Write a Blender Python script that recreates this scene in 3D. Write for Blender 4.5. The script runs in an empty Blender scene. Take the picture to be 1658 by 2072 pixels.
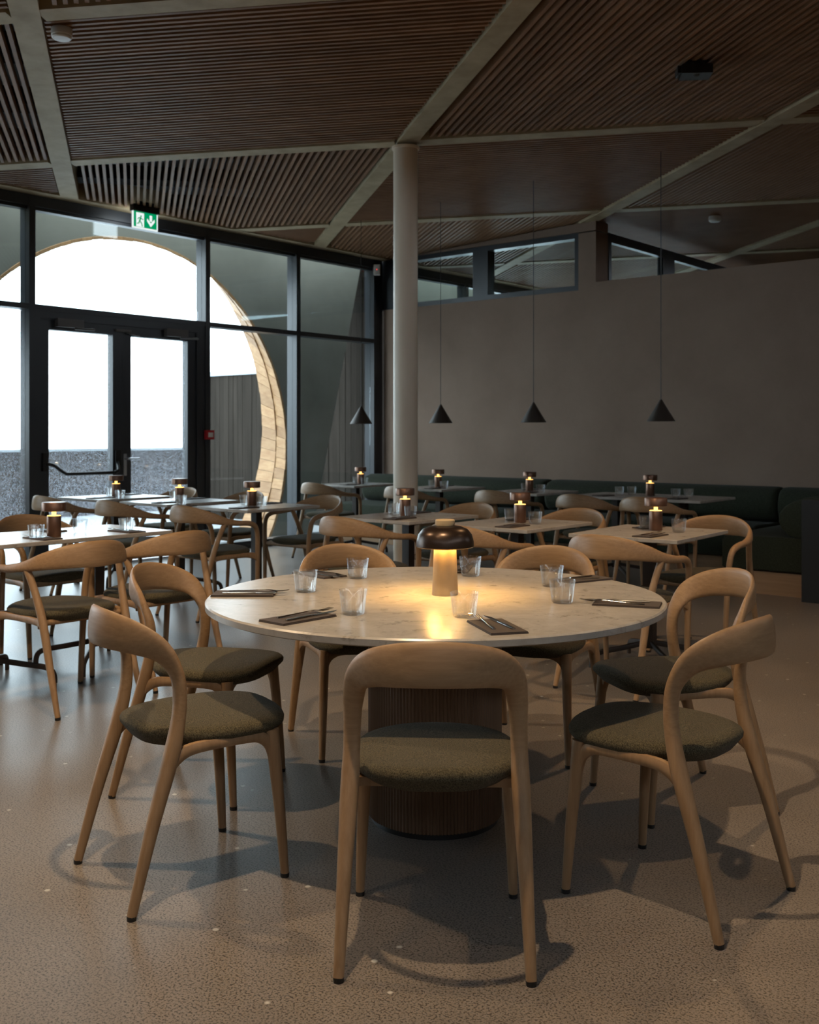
import bpy, bmesh, math, random
from math import sin, cos, pi, radians, sqrt, atan2
from mathutils import Vector, Matrix
random.seed(7)
S = bpy.context.scene
COL = S.collection

# ------------------------------------------------------------------ camera
cam_d = bpy.data.cameras.new('camera')
cam_d.sensor_fit = 'HORIZONTAL'; cam_d.sensor_width = 36.0
cam_d.lens = 36.0 * 2120 / 1658
cam_d.shift_y = -158 / 1658
cam_d.dof.use_dof = True; cam_d.dof.focus_distance = 3.15; cam_d.dof.aperture_fstop = 8.0
cam_d.clip_start = 0.05; cam_d.clip_end = 300
cam = bpy.data.objects.new('camera', cam_d); COL.objects.link(cam)
cam.location = (0, 0, 1.28); cam.rotation_euler = (radians(90), 0, 0)
S.camera = cam

# ------------------------------------------------------------------ sky, exposure
w = bpy.data.worlds.new('overcast_sky'); S.world = w; w.use_nodes = True
bg = w.node_tree.nodes['Background']
bg.inputs[0].default_value = (0.80, 0.90, 1.0, 1); bg.inputs[1].default_value = 8.0
S.view_settings.view_transform = 'Standard'; S.view_settings.look = 'None'
S.view_settings.gamma = 1.0; S.view_settings.use_curve_mapping = False
S.view_settings.exposure = 0.0
try:
    S.cycles.use_denoising = True
    S.cycles.max_bounces = 10; S.cycles.diffuse_bounces = 5; S.cycles.transparent_max_bounces = 24
    S.cycles.sample_clamp_indirect = 6.0
    S.cycles.caustics_reflective = False; S.cycles.caustics_refractive = False
except Exception:
    pass

# warm ceiling spotlights (fittings above the frame; the weak one at right is added)
def spot(name, loc, target, power, angle, blend, rad, colr=(1.0, 0.72, 0.43)):
    d = bpy.data.lights.new(name, 'SPOT'); d.energy = power; d.color = colr
    d.spot_size = radians(angle); d.spot_blend = blend; d.shadow_soft_size = rad
    o = bpy.data.objects.new(name, d); COL.objects.link(o); o.location = loc
    o.rotation_euler = (Vector(target) - Vector(loc)).to_track_quat('-Z', 'Y').to_euler()
    return o
spot('ceiling_or_added_spotlight', (-0.26, 2.34, 3.66), (0.1, 3.0, 0), 310, 120, 0.8, 0.03)
spot('ceiling_or_added_spotlight', (-1.30, 1.70, 3.64), (-0.6, 2.8, 0), 50, 115, 0.8, 0.04)
spot('ceiling_or_added_spotlight', (1.90, 5.60, 3.70), (2.3, 5.2, 0), 200, 110, 0.9, 0.04, (1.0, 0.62, 0.30))
spot('ceiling_or_added_spotlight', (3.30, 3.20, 3.80), (3.0, 4.0, 0), 40, 110, 0.9, 0.04)  # added out of view to raise the warm bounce, no known fitting
spot('ceiling_or_added_spotlight', (-2.40, 3.80, 3.58), (-1.9, 4.4, 0), 300, 110, 0.9, 0.04)

# ------------------------------------------------------------------ helpers
CA = radians(40); CU = (cos(CA), -sin(CA)); CN = (sin(CA), cos(CA))
ROT = -CA
def G(u, n, z=0.0): return Vector((u * CU[0] + n * CN[0], u * CU[1] + n * CN[1], z))
def P(px, py, z):                       # the point at height z seen at a pixel of the survey
    Y = (1.28 - z) * 2120 / (py - 878); return Vector(((px - 829) / 2120 * Y, Y, z))

class MB:
    def __init__(s): s.v = []; s.f = []; s.sm = []
    def add(s, vs, fs, smooth=False):
        o = len(s.v); s.v += [tuple(p) for p in vs]
        s.f += [tuple(i + o for i in f) for f in fs]; s.sm += [smooth] * len(fs); return s
    def box(s, c, d, rot=None):
        vs = [Vector((x * d[0] / 2, y * d[1] / 2, z * d[2] / 2)) for z in (-1, 1) for y in (-1, 1) for x in (-1, 1)]
        if rot is not None: vs = [rot @ q for q in vs]
        c = Vector(c)
        return s.add([q + c for q in vs], [(0, 2, 3, 1), (4, 5, 7, 6), (0, 1, 5, 4), (2, 6, 7, 3), (0, 4, 6, 2), (1, 3, 7, 5)])
    def bb(s, x0, x1, y0, y1, z0, z1):
        return s.box(((x0 + x1) / 2, (y0 + y1) / 2, (z0 + z1) / 2), (abs(x1 - x0), abs(y1 - y0), abs(z1 - z0)))
    def prism(s, poly, z0, z1):         # z0, z1: numbers or functions of (x, y)
        n = len(poly); g0 = z0 if callable(z0) else (lambda x, y: z0); g1 = z1 if callable(z1) else (lambda x, y: z1)
        vs = [(x, y, g0(x, y)) for x, y in poly] + [(x, y, g1(x, y)) for x, y in poly]
        return s.add(vs, [tuple(range(n))[::-1], tuple(range(n, 2 * n))] + [(i, (i + 1) % n, n + (i + 1) % n, n + i) for i in range(n)])
    def lathe(s, prof, seg=24, c=(0, 0, 0), smooth=True):
        vs = []; fs = []; n = len(prof)
        for k in range(seg):
            a = 2 * pi * k / seg
            vs += [(c[0] + r * cos(a), c[1] + r * sin(a), c[2] + z) for r, z in prof]
        for k in range(seg):
            k2 = (k + 1) % seg
            for i in range(n - 1): fs.append((k * n + i, k2 * n + i, k2 * n + i + 1, k * n + i + 1))
        return s.add(vs, fs, smooth)
    def sweep(s, pts, wd, th, bdir, seg=12, cap=(True, True), power=2.0):
        # pts: centres; wd: full size along N = B x T; th: full size along B
        n = len(pts); vs = []; fs = []
        for i in range(n):
            T = (Vector(pts[min(i + 1, n - 1)]) - Vector(pts[max(i - 1, 0)])).normalized()
            B = Vector(bdir[i] if isinstance(bdir, list) else bdir); B = (B - T * B.dot(T)).normalized()
            N = B.cross(T)
            for k in range(seg):
                a = 2 * pi * k / seg; ca, sa = cos(a), sin(a)
                e = 2.0 / power
                x = math.copysign(abs(ca) ** e, ca); y = math.copysign(abs(sa) ** e, sa)
                vs.append(Vector(pts[i]) + N * (x * wd[i] / 2) + B * (y * th[i] / 2))
        for i in range(n - 1):
            for k in range(seg):
                k2 = (k + 1) % seg
                fs.append((i * seg + k, i * seg + k2, (i + 1) * seg + k2, (i + 1) * seg + k))
        s.add(vs, fs, True)
        o = len(s.v) - len(vs)
        if cap[0]: s.f.append(tuple(o + k for k in range(seg))[::-1]); s.sm.append(False)
        if cap[1]: s.f.append(tuple(o + (n - 1) * seg + k for k in range(seg))); s.sm.append(False)
        return s
    def tube(s, pts, r, seg=8):
        rr = r if isinstance(r, list) else [r] * len(pts)
        d = Vector(pts[-1]) - Vector(pts[0]); b = Vector((0, 0, 1)) if abs(d.normalized().z) < 0.8 else Vector((0.3, 1, 0))
        return s.sweep(pts, [2 * q for q in rr], [2 * q for q in rr], b, seg)
    def extr(s, prof, x0, x1, rnd=0.06, steps=4, axis='x'):
        # closed profile (y, z) extruded along x with rounded ends
        cy = sum(p[0] for p in prof) / len(prof); cz = sum(p[1] for p in prof) / len(prof)
        hy = max(abs(p[0] - cy) for p in prof); hz = max(abs(p[1] - cz) for p in prof)
        st = []
        for k in range(steps + 1):
            a = pi / 2 * k / steps; st.append((x0 + rnd * (1 - sin(a)), rnd * (1 - cos(a))))
        st = [(x0 + rnd * (1 - sin(pi / 2 * k / steps)), rnd * (1 - cos(pi / 2 * k / steps))) for k in range(steps, -1, -1)]
        ring = st + [(x1 - (x - x0), ins) for x, ins in st[::-1]]
        n = len(prof); vs = []; fs = []
        for x, ins in ring:
            for y, z in prof:
                yy = cy + (y - cy) * (1 - ins / hy); zz = cz + (z - cz) * (1 - ins / hz)
                vs.append((x, yy, zz) if axis == 'x' else (yy, x, zz))
        m = len(ring)
        for i in range(m - 1):
            for k in range(n): fs.append((i * n + k, i * n + (k + 1) % n, (i + 1) * n + (k + 1) % n, (i + 1) * n + k))
        s.add(vs, fs, True); o = len(s.v) - len(vs)
        s.f.append(tuple(o + k for k in range(n))[::-1]); s.sm.append(True)
        s.f.append(tuple(o + (m - 1) * n + k for k in range(n))); s.sm.append(True)
        return s
    def mesh(s, name, mat, sharp=None, recalc=True):
        me = bpy.data.meshes.new(name); me.from_pydata(s.v, [], s.f)
        me.polygons.foreach_set('use_smooth', s.sm)
        if recalc:
            b = bmesh.new(); b.from_mesh(me); bmesh.ops.recalc_face_normals(b, faces=b.faces[:]); b.to_mesh(me); b.free()
        if sharp: me.set_sharp_from_angle(angle=radians(sharp))
        if mat: me.materials.append(mat)
        me.update(); return me
    def obj(s, name, mat, parent=None, kind=None, label=None, sharp=40, recalc=True, grid=False):
        o = link(name, s.mesh(name, mat, sharp, recalc), parent)
        if kind: o['kind'] = kind
        if label: o['label'] = label
        if grid: o.rotation_euler.z = ROT
        return o

def link(name, data, parent=None):
    o = bpy.data.objects.new(name, data); COL.objects.link(o)
    if parent: o.parent = parent
    return o
def thing(name, label, cat, loc=(0, 0, 0), rz=0.0, group=None):
    o = link(name, None); o.location = loc; o.rotation_euler = (0, 0, rz); o.empty_display_size = 0.1
    tag(o, label, cat, group); return o
def tag(o, label, cat, group=None):
    o['label'] = label; o['category'] = cat
    if group: o['group'] = group
    return o
def dup(root, loc, rz, label, group=None):
    def cp(o, par):
        c = o.copy(); COL.objects.link(c)
        if par: c.parent = par
        for ch in KIDS.get(o.name, []): cp(ch, c)
        return c
    r = cp(root, None); r.location = loc; r.rotation_euler = (0, 0, rz); r['label'] = label
    if group: r['group'] = group
    return r
KIDS = {}
def index_kids():
    KIDS.clear()
    for o in bpy.data.objects:
        if o.parent: KIDS.setdefault(o.parent.name, []).append(o)
def sm_curve(pts, n=6):                  # Catmull-Rom through tuples of any length
    out = []; m = len(pts)
    for i in range(m - 1):
        p0, p1, p2, p3 = pts[max(i - 1, 0)], pts[i], pts[i + 1], pts[min(i + 2, m - 1)]
        for k in range(n):
            t = k / n
            out.append(tuple(0.5 * (2 * b + (c - a) * t + (2 * a - 5 * b + 4 * c - d) * t * t + (3 * b - a - 3 * c + d) * t ** 3) for a, b, c, d in zip(p0, p1, p2, p3)))
    out.append(tuple(pts[-1])); return out

# ------------------------------------------------------------------ materials
def new_mat(name, rough=0.5, metal=0.0, col=(0.5, 0.5, 0.5), spec=0.5):
    m = bpy.data.materials.new(name); m.use_nodes = True
    b = m.node_tree.nodes['Principled BSDF']
    b.inputs['Base Color'].default_value = (*col, 1); b.inputs['Roughness'].default_value = rough
    b.inputs['Metallic'].default_value = metal; b.inputs['Specular IOR Level'].default_value = spec
    return m, m.node_tree, b
def nd(nt, t, **kw):
    n = nt.nodes.new(t)
    for k, v in kw.items():
        if hasattr(n, k) and not k[0].isupper(): setattr(n, k, v)
        else: n.inputs[k.replace('_', ' ')].default_value = v
    return n
def coords(nt, scale=(1, 1, 1), kind='Object', rot=(0, 0, 0)):
    tc = nt.nodes.new('ShaderNodeTexCoord'); mp = nt.nodes.new('ShaderNodeMapping')
    mp.inputs['Scale'].default_value = scale; mp.inputs['Rotation'].default_value = rot
    nt.links.new(tc.outputs[kind], mp.inputs['Vector']); return mp.outputs['Vector']
def ramp(nt, fac, stops):
    r = nt.nodes.new('ShaderNodeValToRGB'); e = r.color_ramp.elements
    while len(e) < len(stops): e.new(0.5)
    for el, (p, c) in zip(e, stops): el.position = p; el.color = (*c, 1) if len(c) == 3 else c
    nt.links.new(fac, r.inputs[0]); return r.outputs[0]
def bump(nt, b, h, strength=0.2, dist=0.01):
    n = nt.nodes.new('ShaderNodeBump'); n.inputs['Strength'].default_value = strength; n.inputs['Distance'].default_value = dist
    nt.links.new(h, n.inputs['Height']); nt.links.new(n.outputs[0], b.inputs['Normal'])
def mixc(nt, fac, a, c):
    m = nt.nodes.new('ShaderNodeMix'); m.data_type = 'RGBA'
    for v, i in ((fac, 0), (a, 6), (c, 7)):
        if isinstance(v, (int, float)): m.inputs[i].default_value = v
        elif isinstance(v, tuple): m.inputs[i].default_value = (*v, 1)
        else: nt.links.new(v, m.inputs[i])
    return m.outputs[2]
def wood(name, lo, hi, scale, rough=0.5, bumps=0.08, spec=0.35, rnd=False, rot=(0, 0, 0)):
    m, nt, b = new_mat(name, rough, spec=spec)
    v = coords(nt, scale, rot=rot)
    n = nd(nt, 'ShaderNodeTexNoise', Scale=1.0, Detail=5.0, Roughness=0.6, Distortion=0.12); nt.links.new(v, n.inputs['Vector'])
    c = ramp(nt, n.outputs['Fac'], [(0.28, lo), (0.72, hi)])
    if rnd:
        oi = nt.nodes.new('ShaderNodeObjectInfo')
        c = mixc(nt, ramp(nt, oi.outputs['Random'], [(0.0, (0, 0, 0)), (1.0, (0.55, 0.55, 0.55))]), c, tuple(q * 0.55 for q in lo))
    nt.links.new(c, b.inputs['Base Color'])
    if bumps: bump(nt, b, n.outputs['Fac'], bumps, 0.002)
    return m
def speck(name, base, dark, light, scale, rough, spec=0.5, big=1.5, bigamt=0.25, th=(0.32, 0.40), lt=0.72):
    m, nt, b = new_mat(name, rough, spec=spec)
    v = coords(nt, (1, 1, 1))
    n1 = nd(nt, 'ShaderNodeTexNoise', Scale=big, Detail=5.0, Roughness=0.6); nt.links.new(v, n1.inputs['Vector'])
    c = ramp(nt, n1.outputs['Fac'], [(0.25, tuple(q * (1 - bigamt) for q in base)), (0.75, tuple(q * (1 + bigamt) for q in base))])
    n2 = nd(nt, 'ShaderNodeTexNoise', Scale=scale, Detail=3.0, Roughness=0.7); nt.links.new(v, n2.inputs['Vector'])
    c = mixc(nt, ramp(nt, n2.outputs['Fac'], [(th[0], (1, 1, 1)), (th[1], (0, 0, 0))]), c, dark)
    n3 = nd(nt, 'ShaderNodeTexVoronoi', Scale=scale * 0.10); nt.links.new(v, n3.inputs['Vector'])
    sel = ramp(nt, n3.outputs['Distance'], [(0.10, (1, 1, 1)), (0.16, (0, 0, 0))])
    n4 = nd(nt, 'ShaderNodeSeparateColor'); nt.links.new(n3.outputs['Color'], n4.inputs[0])
    pick = ramp(nt, n4.outputs[0], [(lt, (0, 0, 0)), (lt + 0.03, (1, 1, 1))])
    mm = nt.nodes.new('ShaderNodeMath'); mm.operation = 'MULTIPLY'; nt.links.new(sel, mm.inputs[0]); nt.links.new(pick, mm.inputs[1])
    c = mixc(nt, mm.outputs[0], c, light)
    nt.links.new(c, b.inputs['Base Color'])
    return m, nt, b, n1

M = {}
M['oak'] = wood('oak', (0.238, 0.143, 0.073), (0.328, 0.207, 0.114), (70, 70, 4), 0.48)
M['oak_back'] = wood('oak_backrest', (0.238, 0.143, 0.073), (0.328, 0.207, 0.114), (4, 70, 90), 0.45)
M['oak_plinth'] = wood('oak_plinth', (0.24, 0.14, 0.07), (0.33, 0.20, 0.11), (2, 30, 30), 0.55)
M['slat'] = wood('slat_wood', (0.245, 0.122, 0.058), (0.345, 0.185, 0.098), (4, 4, 4), 0.55, rnd=True)
M['beam'] = wood('beam_spruce', (0.34, 0.26, 0.15), (0.50, 0.40, 0.25), (5, 5, 5), 0.6, 0.05)
M['void'] = new_mat('dark_plenum', 0.9, col=(0.007, 0.006, 0.0055))[0]  # near-black backing paints in the darkness of the void; battens share it
M['duct'] = new_mat('insulation_board', 0.8, 0.0, (0.20, 0.24, 0.27))[0]
M['frame'] = new_mat('dark_frame', 0.38, 0.0, (0.022, 0.026, 0.032), 0.6)[0]
M['black'] = new_mat('black_plastic', 0.45, 0.0, (0.008, 0.008, 0.008))[0]
M['glide'] = new_mat('glide', 0.5, 0.0, (0.008, 0.008, 0.008))[0]
M['darkmetal'] = new_mat('powder_coated_brown_metal', 0.42, 0.3, (0.035, 0.026, 0.021))[0]
M['bronze'] = new_mat('bronze_metal', 0.30, 0.75, (0.052, 0.034, 0.026))[0]
M['copper'] = new_mat('brown_lamp_metal', 0.34, 0.7, (0.16, 0.085, 0.055))[0]
M['pend'] = new_mat('pendant_metal', 0.5, 0.2, (0.045, 0.035, 0.028))[0]
M['steel'] = new_mat('polished_steel', 0.16, 1.0, (0.62, 0.62, 0.62))[0]
M['alu'] = new_mat('brushed_aluminium', 0.4, 0.9, (0.5, 0.52, 0.55))[0]
M['closer'] = new_mat('grey_closer_metal', 0.5, 0.2, (0.13, 0.125, 0.12))[0]
M['white'] = new_mat('white_plastic', 0.45, 0.0, (0.72, 0.70, 0.66))[0]
M['column'] = new_mat('column_paint', 0.42, 0.0, (0.76, 0.64, 0.50))[0]
M['red'] = new_mat('red_plastic', 0.4, 0.0, (0.5, 0.012, 0.02))[0]
M['napkin'] = new_mat('napkin_paper', 0.8, 0.0, (0.052, 0.038, 0.032))[0]
def emit(name, col, st):
    m = bpy.data.materials.new(name); m.use_nodes = True; nt = m.node_tree; nt.nodes.clear()
    e = nt.nodes.new('ShaderNodeEmission'); e.inputs[0].default_value = (*col, 1); e.inputs[1].default_value = st
    o = nt.nodes.new('ShaderNodeOutputMaterial'); nt.links.new(e.outputs[0], o.inputs[0]); return m
M['glow'] = emit('lamp_diffuser', (1.0, 0.52, 0.13), 3.5)
M['glow_big'] = emit('big_lamp_diffuser', (1.0, 0.62, 0.22), 6.0)
M['sign_green'] = emit('exit_sign_green', (0.0, 0.30, 0.11), 1.0)
M['sign_white'] = emit('exit_sign_white', (0.85, 0.93, 0.92), 1.0)
M['led'] = emit('red_led', (1.0, 0.03, 0.03), 1.5)

# floor: ground, sealed concrete
m, nt, b, n1 = speck('ground_concrete', (0.200, 0.172, 0.148), (0.045, 0.038, 0.034), (0.46, 0.44, 0.40), 165.0, 0.36, 0.5, 0.9, 0.25, (0.40, 0.50), 0.90)
r = ramp(nt, n1.outputs['Fac'], [(0.3, (0.29, 0.29, 0.29)), (0.7, (0.38, 0.38, 0.38))]); nt.links.new(r, b.inputs['Roughness'])
M['floor'] = m
# beige quartz table tops with faint veins
m, nt, b = new_mat('quartz_stone', 0.265, spec=0.5)
v = coords(nt, (1, 1, 1))
a = nd(nt, 'ShaderNodeTexNoise', Scale=7.0, Detail=8.0, Roughness=0.7, Distortion=1.2); nt.links.new(v, a.inputs['Vector'])
c = ramp(nt, a.outputs['Fac'], [(0.30, (0.305, 0.278, 0.248)), (0.6, (0.38, 0.352, 0.318))])
d = nd(nt, 'ShaderNodeTexNoise', Scale=17.0, Detail=9.0, Roughness=0.72, Distortion=0.35); nt.links.new(v, d.inputs['Vector'])
c = mixc(nt, ramp(nt, d.outputs['Fac'], [(0.565, (0, 0, 0)), (0.69, (0.85, 0.85, 0.85))]), c, (0.165, 0.145, 0.125))
nt.links.new(c, b.inputs['Base Color']); M['quartz'] = m
# travertine lamp foot
m, nt, b, n1 = speck('travertine', (0.50, 0.37, 0.21), (0.25, 0.17, 0.10), (0.7, 0.6, 0.45), 60.0, 0.5, 0.3, 6.0, 0.12, (0.26, 0.29), 0.99); M['travertine'] = m
# plaster
m, nt, b = new_mat('clay_plaster', 0.85, spec=0.2)
v = coords(nt); a = nd(nt, 'ShaderNodeTexNoise', Scale=1.3, Detail=8.0, Roughness=0.65); nt.links.new(v, a.inputs['Vector'])
nt.links.new(ramp(nt, a.outputs['Fac'], [(0.3, (0.225, 0.158, 0.118)), (0.7, (0.280, 0.202, 0.153))]), b.inputs['Base Color'])
a2 = nd(nt, 'ShaderNodeTexNoise', Scale=40.0, Detail=4.0); nt.links.new(v, a2.inputs['Vector']); bump(nt, b, a2.outputs['Fac'], 0.25, 0.004)
M['plaster'] = m
# concrete outside
m, nt, b = new_mat('grey_concrete', 0.85, spec=0.2)
v = coords(nt); a = nd(nt, 'ShaderNodeTexNoise', Scale=1.1, Detail=9.0, Roughness=0.6); nt.links.new(v, a.inputs['Vector'])
nt.links.new(ramp(nt, a.outputs['Fac'], [(0.3, (0.165, 0.165, 0.138)), (0.7, (0.235, 0.232, 0.198))]), b.inputs['Base Color']); M['concrete'] = m
# weathered cladding, wet
def clad(name, lo, hi):
    m, nt, b = new_mat(name, 0.9, spec=0.08)
    v = coords(nt, (14, 14, 0.8)); a = nd(nt, 'ShaderNodeTexNoise', Scale=1.0, Detail=7.0, Roughness=0.7); nt.links.new(v, a.inputs['Vector'])
    oi = nt.nodes.new('ShaderNodeObjectInfo')
    c = ramp(nt, a.outputs['Fac'], [(0.3, lo), (0.72, hi)])
    c = mixc(nt, ramp(nt, oi.outputs['Random'], [(0, (0, 0, 0)), (1, (0.3, 0.3, 0.3))]), c, tuple(q * 0.6 for q in lo))
    nt.links.new(c, b.inputs['Base Color']); return m
M['cladding'] = clad('weathered_cladding', (0.032, 0.028, 0.027), (0.08, 0.072, 0.068))
M['cladding_side'] = clad('weathered_side_cladding', (0.020, 0.016, 0.0125), (0.046, 0.037, 0.030))
M['cap'] = new_mat('zinc_cap', 0.4, 0.5, (0.36, 0.40, 0.43))[0]
M['reveal'] = wood('pine_board', (0.33, 0.165, 0.068), (0.52, 0.32, 0.155), (5, 22, 22), 0.55, rnd=True)
M['deck'] = new_mat('wet_paving', 0.25, 0.0, (0.50, 0.52, 0.54))[0]
# upholstery
def fabric(name, lo, hi, sc=330, rough=0.95):
    m, nt, b = new_mat(name, rough, spec=0.15)
    v = coords(nt, (1, 1.4, 1)); a = nd(nt, 'ShaderNodeTexVoronoi', Scale=sc); nt.links.new(v, a.inputs['Vector'])
    n = nd(nt, 'ShaderNodeTexNoise', Scale=sc * 0.45, Detail=3.0); nt.links.new(v, n.inputs['Vector'])
    nt.links.new(mixc(nt, ramp(nt, n.outputs['Fac'], [(0.35, (0, 0, 0)), (0.68, (1, 1, 1))]), lo, hi), b.inputs['Base Color'])
    b.inputs['Sheen Weight'].default_value = 0.04; b.inputs['Sheen Roughness'].default_value = 0.5
    bump(nt, b, a.outputs['Distance'], 0.35, 0.002); return m
M['fabric'] = fabric('grey_green_wool', (0.030, 0.026, 0.016), (0.112, 0.094, 0.058), 620)
M['sofa'] = fabric('dark_green_wool', (0.019, 0.023, 0.0145), (0.043, 0.049, 0.034), 300)
# glazing
def glazing(name, wet=False, tint=(0.90, 0.945, 0.94), edge=5.0, f0=0.04):
    m = bpy.data.materials.new(name); m.use_nodes = True; nt = m.node_tree; nt.nodes.clear()
    t = nt.nodes.new('ShaderNodeBsdfTransparent'); t.inputs[0].default_value = (*tint, 1)
    g = nt.nodes.new('ShaderNodeBsdfGlossy'); g.inputs['Roughness'].default_value = 0.01; g.inputs[0].default_value = (0.9, 0.95, 1, 1)
    ge = nt.nodes.new('ShaderNodeNewGeometry'); dt = nt.nodes.new('ShaderNodeVectorMath'); dt.operation = 'DOT_PRODUCT'
    nt.links.new(ge.outputs['Incoming'], dt.inputs[0]); nt.links.new(ge.outputs['Normal'], dt.inputs[1])
    def mth(op, a, c):
        q = nt.nodes.new('ShaderNodeMath'); q.operation = op
        for i, x in enumerate((a, c)):
            if isinstance(x, (int, float)): q.inputs[i].default_value = x
            elif x is not None: nt.links.new(x, q.inputs[i])
        return q.outputs[0]
    fr = mth('ADD', f0, mth('MULTIPLY', 0.96, mth('POWER', mth('SUBTRACT', 1.0, mth('ABSOLUTE', dt.outputs['Value'], None)), edge)))   # Fresnel reflection, same from both sides
    mx = nt.nodes.new('ShaderNodeMixShader'); nt.links.new(fr, mx.inputs[0]); nt.links.new(t.outputs[0], mx.inputs[1]); nt.links.new(g.outputs[0], mx.inputs[2])
    out = nt.nodes.new('ShaderNodeOutputMaterial'); last = mx.outputs[0]
    if wet:                              # rain on the lower panes
        v = coords(nt, (1, 1, 1)); vo = nd(nt, 'ShaderNodeTexNoise', Scale=105.0, Detail=3.0, Roughness=0.8); nt.links.new(v, vo.inputs['Vector'])
        sp = nt.nodes.new('ShaderNodeSeparateXYZ'); nt.links.new(v, sp.inputs[0])
        hz = ramp(nt, sp.outputs['Z'], [(0.0, (0.6, 0.6, 0.6)), (0.5, (0.8, 0.8, 0.8)), (1.0, (0.45, 0.45, 0.45))])
        mk = ramp(nt, vo.outputs['Fac'], [(0.535, (0.0, 0.0, 0.0)), (0.65, (0.9, 0.9, 0.9))])
        mu = nt.nodes.new('ShaderNodeMath'); mu.operation = 'MULTIPLY'; nt.links.new(hz, mu.inputs[0]); nt.links.new(mk, mu.inputs[1])
        tr = nt.nodes.new('ShaderNodeBsdfTranslucent'); tr.inputs[0].default_value = (0.42, 0.46, 0.52, 1)
        m2 = nt.nodes.new('ShaderNodeMixShader'); nt.links.new(mu.outputs[0], m2.inputs[0]); nt.links.new(last, m2.inputs[1]); nt.links.new(tr.outputs[0], m2.inputs[2]); last = m2.outputs[0]
    nt.links.new(last, out.inputs[0]); return m
M['pane'] = glazing('window_glass'); M['pane_wet'] = glazing('rain_spotted_glass', True)
M['glass'] = glazing('tumbler_glass', False, (0.985, 0.99, 0.99), 5.0, 0.015)
nt = M['glass'].node_tree; o_ = nt.nodes['Material Output']; gl = nt.nodes.new('ShaderNodeBsdfGlass'); gl.inputs['IOR'].default_value = 1.45; gl.inputs['Roughness'].default_value = 0.0
mx = nt.nodes.new('ShaderNodeMixShader'); mx.inputs[0].default_value = 0.15; nt.links.new(o_.inputs[0].links[0].from_socket, mx.inputs[1]); nt.links.new(gl.outputs[0], mx.inputs[2]); nt.links.new(mx.outputs[0], o_.inputs[0])

# ------------------------------------------------------------------ setting: floor, ceiling
UG, NW = -9.0, 10.1                       # glass facade plane, plaster wall plane
def zc(x, y): return 3.5 + 0.038 * (x * CU[0] + y * CU[1] + 9.0)     # underside of the beams
def zcu(u): return 3.5 + 0.038 * (u + 9.0)
MB().bb(UG, 5, -5, 20, -0.2, 0).obj('floor', M['floor'], kind='structure', grid=True)

ceiling = link('ceiling', None); ceiling['kind'] = 'structure'
PV, QV, N1 = Vector((2.89, -0.285)), Vector((-0.755, 2.87)), Vector((-0.03, 8.50))
def node(i, j): return N1 + PV * i + QV * j
BW = 0.15
def clip(poly, a, c):                     # keep a.x <= c
    out = []
    for k in range(len(poly)):
        p, q = poly[k], poly[(k + 1) % len(poly)]; dp, dq = a.dot(p) - c, a.dot(q) - c
        if dp <= 0: out.append(p)
        if dp * dq < 0: out.append(p + (q - p) * (dp / (dp - dq)))
    return out
AU, AN = Vector(CU), Vector(CN)
def room_clip(poly, u0=UG + 0.20):
    for a, c in ((-AU, -u0), (AU, 4.9), (-AN, 4.9), (AN, 19.8)):
        poly = clip(poly, a, c)
        if len(poly) < 3: return []
    return poly
def strip(p, q, wd, u0=UG + 0.20):
    d = (q - p).normalized(); nrm = Vector((-d.y, d.x)) * (wd / 2)
    return room_clip([p - nrm, q - nrm, q + nrm, p + nrm], u0)
pd, qd = PV.normalized(), QV.normalized(); pn, qn = Vector((-pd.y, pd.x)), Vector((-qd.y, qd.x))
JR, IR = range(-2, 4), range(-3, 3)
for j in range(-2, 4):                    # beams along the first direction, whole length
    for i in IR:
        a0, a1 = node(i, j) + pd * (BW / 2 + 0.01), node(i + 1, j) - pd * (BW / 2 + 0.01)
        pl = strip(a0, a1, BW)
        if pl: MB().prism(pl, zc, lambda x, y: zc(x, y) + 0.26).obj('beam', M['beam'], ceiling)
for i in range(-3, 4):                    # beams along the second direction run over the nodes
    for j in range(-3, 4):
        pl = strip(node(i, j) - qd * 0.0, node(i, j + 1), BW + 0.01)
        if pl: MB().prism(pl, lambda x, y: zc(x, y) - 0.006, lambda x, y: zc(x, y) + 0.26).obj('beam', M['beam'], ceiling)
SINGLE = {(-1, -1), (0, -1), (-1, 0), (-2, -1), (-1, -2), (1, -1)}
nsl = 0
slat_faces = [(0, 2, 3, 1), (4, 5, 7, 6), (0, 1, 5, 4), (2, 6, 7, 3), (0, 4, 6, 2), (1, 3, 7, 5)]
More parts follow.
